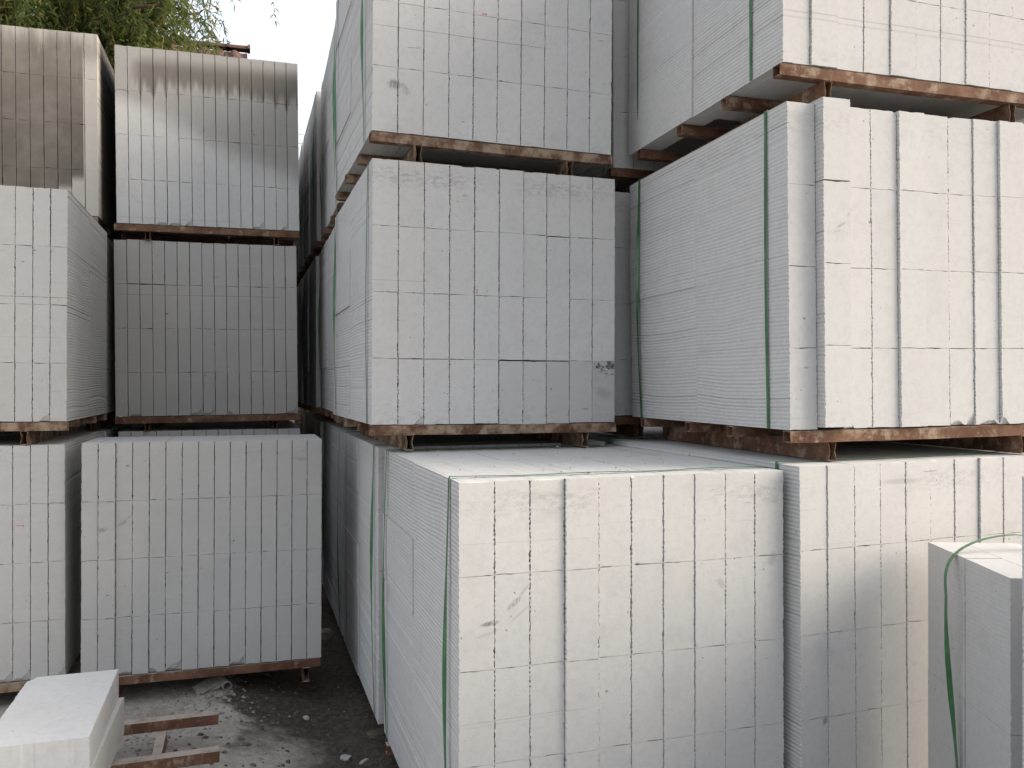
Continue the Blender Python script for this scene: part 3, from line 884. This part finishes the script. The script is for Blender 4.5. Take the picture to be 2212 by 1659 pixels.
def flat_block(label, loc, rotz, w, l, h, seed, base, tilt=0.0):
    root = bpy.data.objects.new('concrete_block', block_mesh(w, h, l, seed, amp=0.0004, chip=[(-0.5, 1.0, 0.018, 2.2)]))
    me = root.data
    # lay the block down: its sawn side becomes the top
    for v in me.vertices:
        x, y, z = v.co
        v.co = (x, z, h - y)
    me.flip_normals()
    link(root)
    root.location = (loc[0], loc[1], loc[2] + CAM_H)
    root.rotation_euler = (0, R(tilt), R(rotz))
    mt = block_material('aerated_concrete', root, 5.0, base, (), 0.0, None, seed * 1.0)
    me.materials.clear()
    me.materials.append(mt)
    tag(root, label, 'block', 'loose blocks on the bare pallet')
    return root


flat_block('upper of two loose white blocks on the bare pallet', (-0.583, 2.70, -1.122), 0.4, 0.285, 0.61, 0.10, 301, (0.76, 0.75, 0.735))
flat_block('lower loose block on the bare pallet, sticking out to the right', (-0.579, 2.698, -1.2525), -1.0, 0.285, 0.61, 0.13, 302, (0.72, 0.70, 0.65))


# ------------------------------------------------------------------ rubble on the ground
def chunk(name, label, loc, size, seed, mat, cat='rubble', group='rubble on the ground', rot=(0, 0, 0)):
    r = random.Random(seed)
    bm = bmesh.new()
    bmesh.ops.create_icosphere(bm, subdivisions=2, radius=1.0)
    for v in bm.verts:
        n = v.co.normalized()
        q = Vector([max(-0.72, min(0.72, c)) for c in n])
        q *= 1.0 + 0.22 * noise.noise(n * 1.7 + Vector((seed, 0, 0))) + 0.10 * noise.noise(n * 5 + Vector((0, seed, 0)))
        v.co = Vector((q.x * size[0], q.y * size[1], q.z * size[2]))
    me = bpy.data.meshes.new(name)
    bm.to_mesh(me)
    bm.free()
    me.materials.append(mat)
    o = link(bpy.data.objects.new(name, me))
    o.location = loc
    o.rotation_euler = rot
    if label:
        tag(o, label, cat, group)
    return o


RUBBLE = simple_noise_material('rubble_grey', (0.19, 0.175, 0.155), (0.29, 0.27, 0.245), 9.0)
CHALK = simple_noise_material('aerated_chips', (0.30, 0.295, 0.285), (0.42, 0.415, 0.40), 25.0)
DARKST = simple_noise_material('dark_stone', (0.07, 0.062, 0.052), (0.14, 0.125, 0.105), 14.0)


def on_ground(px, py):
    """where the ray of a photo pixel meets the yard, used once to place rubble"""
    z0 = 0.0
    for _ in range(6):
        zc = (CAM_H - z0) * 1820.0 / (py - 829.5)
        p = cam_point(px, py, zc)
        z0 = gz(p.x, p.y)
    return Vector((p.x, p.y, z0))


p = on_ground(450, 1488)
chunk('concrete_fragment', 'flat grey concrete fragment lying by the low pallet beam', p + Vector((0, 0, 0.02)), (0.085, 0.06, 0.016), 5, RUBBLE, rot=(R(8), R(-14), R(25)))
p = on_ground(410, 1492)
# short length of pipe lying behind the fragment
p = on_ground(490, 1492)
verts, faces = [], []
nseg = 18
for ring, (yy, rad) in enumerate(((0, 0.022), (0.16, 0.022), (0.16, 0.016), (0, 0.016))):
    for k in range(nseg):
        a = 2 * math.pi * k / nseg
        verts.append((rad * math.cos(a), yy, rad * math.sin(a)))
for q in range(4):
    for k in range(nseg):
        a, b = q * nseg, ((q + 1) % 4) * nseg
        faces.append((a + k, a + (k + 1) % nseg, b + (k + 1) % nseg, b + k))
pipe = mesh_obj('pipe_stub', verts, faces, RUBBLE, smooth=False)
pipe.location = p + Vector((0, 0, 0.022))
pipe.rotation_euler = (R(6), 0, R(18))
tag(pipe, 'short grey pipe stub lying beside the flat concrete fragment', 'pipe')
spots = [((700, 1378), (0.055, 0.05, 0.045), 'pale lump of concrete in the dark corner of the alley', RUBBLE),
         ((441, 1543), (0.050, 0.020, 0.008), 'white shard lying just behind the bare pallet', CHALK),
         ((745, 1640), (0.026, 0.020, 0.014), 'largest white crumb at the bottom of the alley', CHALK),
         ((785, 1646), (0.032, 0.011, 0.008), 'long white shard at the bottom of the alley', CHALK),
         ((660, 1552), (0.020, 0.014, 0.010), 'lone pale crumb in the middle of the dark soil', CHALK),
         ((812, 1590), (0.060, 0.045, 0.02), 'dark stone sunk in the soil by the bright front pack', DARKST)]
for i, ((px, py), sz, lab, mt) in enumerate(spots):
    q = on_ground(px, py)
    chunk('stone', lab, q + Vector((0, 0, sz[2] * 0.45)), sz, 20 + i, mt, rot=(0, 0, i * 1.3))


def scatter(name, label, n, fn, mats_, seed, smin, smax):
    r = random.Random(seed)
    verts, faces = [], []
    base_v = [(-1, -1, -0.6), (1, -0.8, -0.6), (0.8, 1, -0.6), (-0.9, 0.8, -0.6), (-0.6, -0.5, 0.6), (0.5, -0.6, 0.7), (0.4, 0.6, 0.5), (-0.5, 0.5, 0.65)]
    base_f = [(0, 3, 2, 1), (4, 5, 6, 7), (0, 1, 5, 4), (1, 2, 6, 5), (2, 3, 7, 6), (3, 0, 4, 7)]
    for _ in range(n):
        c = fn(r)
        if c is None:
            continue
        s = r.uniform(smin, smax) * (0.4 + 0.6 * r.random() ** 2)
        a = r.random() * 6.28
        ca, sa = math.cos(a), math.sin(a)
        k = len(verts)
        ax, ay, az = r.uniform(0.6, 1.3), r.uniform(0.5, 1.1), r.uniform(0.4, 0.9)
        for (x, y, z) in base_v:
            x, y, z = x * ax * s * r.uniform(0.8, 1.2), y * ay * s * r.uniform(0.8, 1.2), z * az * s
            verts.append((c[0] + x * ca - y * sa, c[1] + x * sa + y * ca, c[2] + z + s * 0.2))
        faces += [tuple(k + i for i in f) for f in base_f]
    o = mesh_obj(name, verts, faces, mats_)
    o['kind'] = 'stuff'
    tag(o, label, name)
    return o


def f_dry(r):
    x, y = r.uniform(-1.3, 0.0), r.uniform(2.4, 4.0)
    if noise.noise(Vector((x * 2.1, y * 2.1, 9))) < -0.12:
        return None
    return (x, y, gz(x, y))


def f_wet(r):
    x, y = r.uniform(-0.3, 0.6), r.uniform(1.9, 4.3)
    return (x, y, gz(x, y))


def f_lip(r):
    t = r.random()
    x = -0.40 + 0.35 * t + r.gauss(0, 0.07)
    y = 3.55 + 0.35 * math.sin(t * 2.2) + r.gauss(0, 0.12)
    return (x, y, gz(x, y))


scatter('gravel', 'grey gravel and crumbs strewn on the dusty slab', 520, f_dry, RUBBLE, 3, 0.003, 0.013)
scatter('soil_clods', 'dark clods on the wet soil of the alley', 560, f_wet, DARKST, 4, 0.004, 0.018)
scatter('broken_concrete', 'crumbled concrete along the edge of the dusty slab', 260, f_lip, RUBBLE, 5, 0.005, 0.015)
scatter('chalk_crumbs', 'white crumbs dotted over the dark soil', 20, f_wet, CHALK, 6, 0.004, 0.013)


def f_top(r):
    x, y = r.uniform(0.56, 1.5), r.uniform(2.2, 3.32)
    return (x, y, -0.257 + CAM_H + 0.0015)


scatter('block_crumbs', 'crumbs lying on the bare top of the bright front pack', 90, f_top, CHALK, 8, 0.002, 0.008)


# ------------------------------------------------------------------ house behind
def wall_material():
    return simple_noise_material('house_plaster', (0.42, 0.38, 0.33), (0.52, 0.48, 0.42), 2.0)


TILE = simple_noise_material('roof_tile_clay', (0.07, 0.04, 0.032), (0.135, 0.078, 0.06), 7.0)
house = empty('tiled_house', (-6.2, 11.67, -0.1))
tag(house, 'house with a dark red tiled ridge showing above the left stack', 'house')
HW, HD, HE, HR = 6.2, 6.0, 4.75, 6.95     # ridge along x, right end at local x = HW
wv = [(0, 0, 0), (HW - 0.25, 0, 0), (HW - 0.25, HD, 0), (0, HD, 0), (0, 0, HE), (HW - 0.25, 0, HE), (HW - 0.25, HD, HE), (0, HD, HE), (0, HD / 2, HR - 0.12), (HW - 0.25, HD / 2, HR - 0.12)]
mesh_obj('wall', wv, [(0, 1, 5, 4), (1, 2, 6, 9, 5), (2, 3, 7, 6), (3, 0, 4, 8, 7)], wall_material(), house)
slope = (HR - HE) / (HD / 2)
ov = 0.35
ya, za = -ov, HE - ov * slope
th = 0.08
rv = [(-0.2, ya, za), (HW, ya, za), (HW, HD / 2, HR), (-0.2, HD / 2, HR), (HW, HD + ov, za), (-0.2, HD + ov, za)]
rv += [(x, y, z - th) for x, y, z in rv]
roof = mesh_obj('roof', rv, [(0, 1, 2, 3), (3, 2, 4, 5), (6, 9, 8, 7), (9, 11, 10, 8), (0, 6, 7, 1), (5, 4, 10, 11), (1, 7, 8, 2), (2, 8, 10, 4), (0, 3, 9, 6), (3, 5, 11, 9)], TILE, house)
# pan tiles of the upper courses
tw, tl = 0.24, 0.36
tv, tf = [], []
for j in range(2):
    for i in range(7):
        u = i / 6
        tv.append(((u - 0.5) * tw * 1.06, -j * tl, 0.018 + 0.03 * math.sin(u * math.pi * 2) - 0.012 * (1 - j)))
nv0 = len(tv)
tv += [(x, y, z - 0.014) for x, y, z in tv]
for i in range(6):
    tf.append((i, i + 1, 7 + i + 1, 7 + i)[::-1])
    tf.append((nv0 + i, nv0 + i + 1, nv0 + 7 + i + 1, nv0 + 7 + i))
    tf.append((7 + i, 7 + i + 1, nv0 + 7 + i + 1, nv0 + 7 + i)[::-1])
tme = bpy.data.meshes.new('roof_tile')
tme.from_pydata(tv, [], tf)
tme.materials.append(TILE)
sa = math.atan(slope)
for row in range(3):
    for k in range(20):
        o = link(bpy.data.objects.new('roof_tile', tme), roof)
        d = 0.06 + row * 0.30
        o.location = (HW - 0.14 - k * tw, HD / 2 - d * math.cos(sa), HR - d * math.sin(sa) + 0.03)
        o.rotation_euler = (sa, 0, rng.uniform(-0.015, 0.015))
# ridge caps
cv, cf = [], []
prof = [(0.0, 0.075), (0.30, 0.078), (0.305, 0.100), (0.345, 0.100)]
ns = 9
for (x, rad) in prof:
    for k in range(ns):
        a = math.pi * k / (ns - 1)
        cv.append((x, rad * math.cos(a) * 1.15, rad * math.sin(a)))
for s in range(len(prof) - 1):
    for k in range(ns - 1):
        cf.append((s * ns + k, s * ns + k + 1, (s + 1) * ns + k + 1, (s + 1) * ns + k)[::-1])
cf.append(tuple(range((len(prof) - 1) * ns, len(prof) * ns)))
cf.append(tuple(range(ns))[::-1])
cme = bpy.data.meshes.new('ridge_tile')
cme.from_pydata(cv, [], cf)
cme.materials.append(TILE)
for k in range(18):
    o = link(bpy.data.objects.new('ridge_tile', cme), roof)
    o.location = (HW - 0.30 - k * 0.325, HD / 2, HR + 0.045 + rng.uniform(-0.006, 0.006))
    o.rotation_euler = (0, 0, rng.uniform(-0.02, 0.02))

# ------------------------------------------------------------------ overhead wires
WIRE = simple_noise_material('wire_grey', (0.08, 0.08, 0.085), (0.12, 0.12, 0.125), 3.0)
for i, (za_, zb_, sag) in enumerate(((9.3, 8.2, 0.35), (9.1, 7.9, 0.35))):
    verts, faces = [], []
    A, B = Vector((-9.0, 25.0, za_ + 0.6)), Vector((9.0, 24.0, zb_ - 0.3))
    n = 40
    for k in range(n + 1):
        t = k / n
        p = A.lerp(B, t) - Vector((0, 0, sag * 4 * t * (1 - t)))
        for q in range(5):
            a = 2 * math.pi * q / 5
            verts.append((p.x, p.y + 0.0065 * math.cos(a), p.z + 0.0065 * math.sin(a)))
    for k in range(n):
        for q in range(5):
            faces.append((k * 5 + q, k * 5 + (q + 1) % 5, k * 5 + 5 + (q + 1) % 5, k * 5 + 5 + q))
    wo = mesh_obj('overhead_wire', verts, faces, WIRE)
    tag(wo, ('upper' if i == 0 else 'lower') + ' of two thin wires crossing the gap of white sky', 'wire', 'overhead wires')


# ------------------------------------------------------------------ tree
def leaf_material():
    m = NT('willow_leaf')
    at = m.node('ShaderNodeAttribute', attribute_name='leaf')
    f = at.outputs['Fac']
    col = m.mix(m.ramp(f, 0.0, 0.7, smooth=False), (0.040, 0.066, 0.019), (0.135, 0.165, 0.052))
    col = m.mix(m.ramp(f, 0.78, 1.0), col, (0.27, 0.18, 0.07))
    m.finish(col, 0.55)
    tr = m.node('ShaderNodeBsdfTranslucent')
    m.l.new(m.mix(0.25, col, (0.22, 0.27, 0.07)), tr.inputs['Color'])
    mx = m.node('ShaderNodeMixShader')
    mx.inputs[0].default_value = 0.8
    out = m.n['Material Output']
    m.l.new(m.bsdf.outputs[0], mx.inputs[1])
    m.l.new(tr.outputs[0], mx.inputs[2])
    m.l.new(mx.outputs[0], out.inputs['Surface'])
    return m.mat


BARK = simple_noise_material('bark', (0.075, 0.05, 0.034), (0.15, 0.105, 0.075), 9.0)


def limb(verts, faces, pts, radii, ns=7):
    k0 = len(verts)
    n = len(pts)
    for i, (p, rad) in enumerate(zip(pts, radii)):
        t = (pts[min(n - 1, i + 1)] - pts[max(0, i - 1)]).normalized()
        u = t.cross(Vector((0.31, 0.9, 0.2))).normalized()
        v = t.cross(u)
        for k in range(ns):
            a = 2 * math.pi * k / ns
            verts.append(tuple(p + u * rad * math.cos(a) + v * rad * math.sin(a)))
    for i in range(n - 1):
        for k in range(ns):
            faces.append((k0 + i * ns + k, k0 + i * ns + (k + 1) % ns, k0 + (i + 1) * ns + (k + 1) % ns, k0 + (i + 1) * ns + k))


def curve(a, b, sag, r, n=8, wob=0.08):
    return [a.lerp(b, i / n) + Vector((r.gauss(0, wob), r.gauss(0, wob), r.gauss(0, wob * 0.6))) * math.sin(math.pi * i / n)
            + Vector((0, 0, -sag * (i / n) ** 2)) for i in range(n + 1)]


def willow(label, base, hubs, seed, strands, lo_cut):
    r = random.Random(seed)
    root = empty('weeping_tree', tuple(base))
    tag(root, label, 'tree')
    verts, faces = [], []
    fork = Vector((0.1, 0.0, 3.6))
    limb(verts, faces, curve(Vector((0, 0, -0.1)), fork, 0, r, 8, 0.05), [0.22 - 0.10 * i / 8 for i in range(9)], 10)
    twigs = []
    for (hx, hy, hz, spread) in hubs:
        h = Vector((hx, hy, hz))
        pts = curve(fork, h, 0.0, r, 8, 0.12)
        limb(verts, faces, pts, [0.10 - 0.075 * i / 8 for i in range(9)])
        for k in range(9):
            s = pts[r.randint(4, 8)]
            e = s + Vector((r.gauss(0, spread), r.gauss(0, spread), r.uniform(-0.1, 0.6) * spread))
            q = curve(s, e, 0.15 * spread, r, 6, 0.05)
            limb(verts, faces, q, [0.024 - 0.017 * i / 6 for i in range(7)], 5)
            twigs.append(q)
    lv, lf, la = [], [], []
    sv, sf = verts, faces
    for _ in range(strands):
        q = r.choice(twigs)
        s = q[r.randint(1, 6)] + Vector((r.gauss(0, 0.08), r.gauss(0, 0.08), r.gauss(0, 0.05)))
        L = r.uniform(0.35, 1.15)
        d = Vector((r.gauss(0, 0.35), r.gauss(0, 0.35), 0))
        tone = min(1, max(0, r.gauss(0.38, 0.2)))
        dry = r.random() < 0.10
        n = int(L / 0.055)
        prev = None
        for i in range(n):
            t = i / n
            p = s + d * (L * (1 - (1 - t) ** 2) * 0.45) + Vector((0, 0, 0.08 * L * t - L * t ** 1.6 * 0.95))
            for _k in range(2):
                dirv = Vector((r.gauss(0, 0.55) + d.x * 0.4, r.gauss(0, 0.55) + d.y * 0.4, -1.0 + r.uniform(0, 0.8))).normalized()
                ll = r.uniform(0.07, 0.13)
                wd = r.uniform(0.006, 0.010)
                sd_ = dirv.cross(Vector((r.uniform(-1, 1), r.uniform(-1, 1), r.uniform(-0.3, 0.3)))).normalized()
                k0 = len(lv)
                a, b = p, p + dirv * ll
                mid = p + dirv * ll * 0.42 + Vector((0, 0, 0.008))
                lv += [tuple(a), tuple(mid + sd_ * wd), tuple(b), tuple(mid - sd_ * wd)]
                lf.append((k0, k0 + 1, k0 + 2, k0 + 3))
                tv_ = r.uniform(0.8, 1.0) if (dry or r.random() < 0.05) else min(0.75, max(0, tone + r.gauss(0, 0.14)))
                la += [tv_] * 4
            prev = p
    trunk = mesh_obj('trunk', verts, faces, BARK, root, True)
    crown = mesh_obj('crown', lv, lf, LEAF, root)
    at = crown.data.attributes.new('leaf', 'FLOAT', 'POINT')
    at.data.foreach_set('value', la)
    return root


LEAF = leaf_material()
# hubs in local coordinates (x, y, z, spread)
willow('weeping narrow-leaved tree hanging over the top left stacks', (-1.6, 9.9, 0), [
    (-1.7, 0.2, 5.9, 0.55), (-1.0, -0.3, 5.6, 0.5), (-0.3, 0.3, 5.8, 0.5), (-0.15, -0.2, 5.85, 0.33), (0.6, 0.4, 6.5, 0.40), (0.45, 0.1, 6.5, 0.28),
    (-0.7, 0.7, 5.3, 0.5), (-0.3, 0.8, 5.1, 0.35), (-0.25, 0.9, 5.6, 0.26), (-1.7, 0.6, 5.4, 0.55), (1.05, 0.5, 6.8, 0.25), (-0.45, 0.2, 4.8, 0.22), (-1.0, 0.3, 6.6, 0.7), (0.1, 0.2, 6.8, 0.6)], 5, 3300, 0)
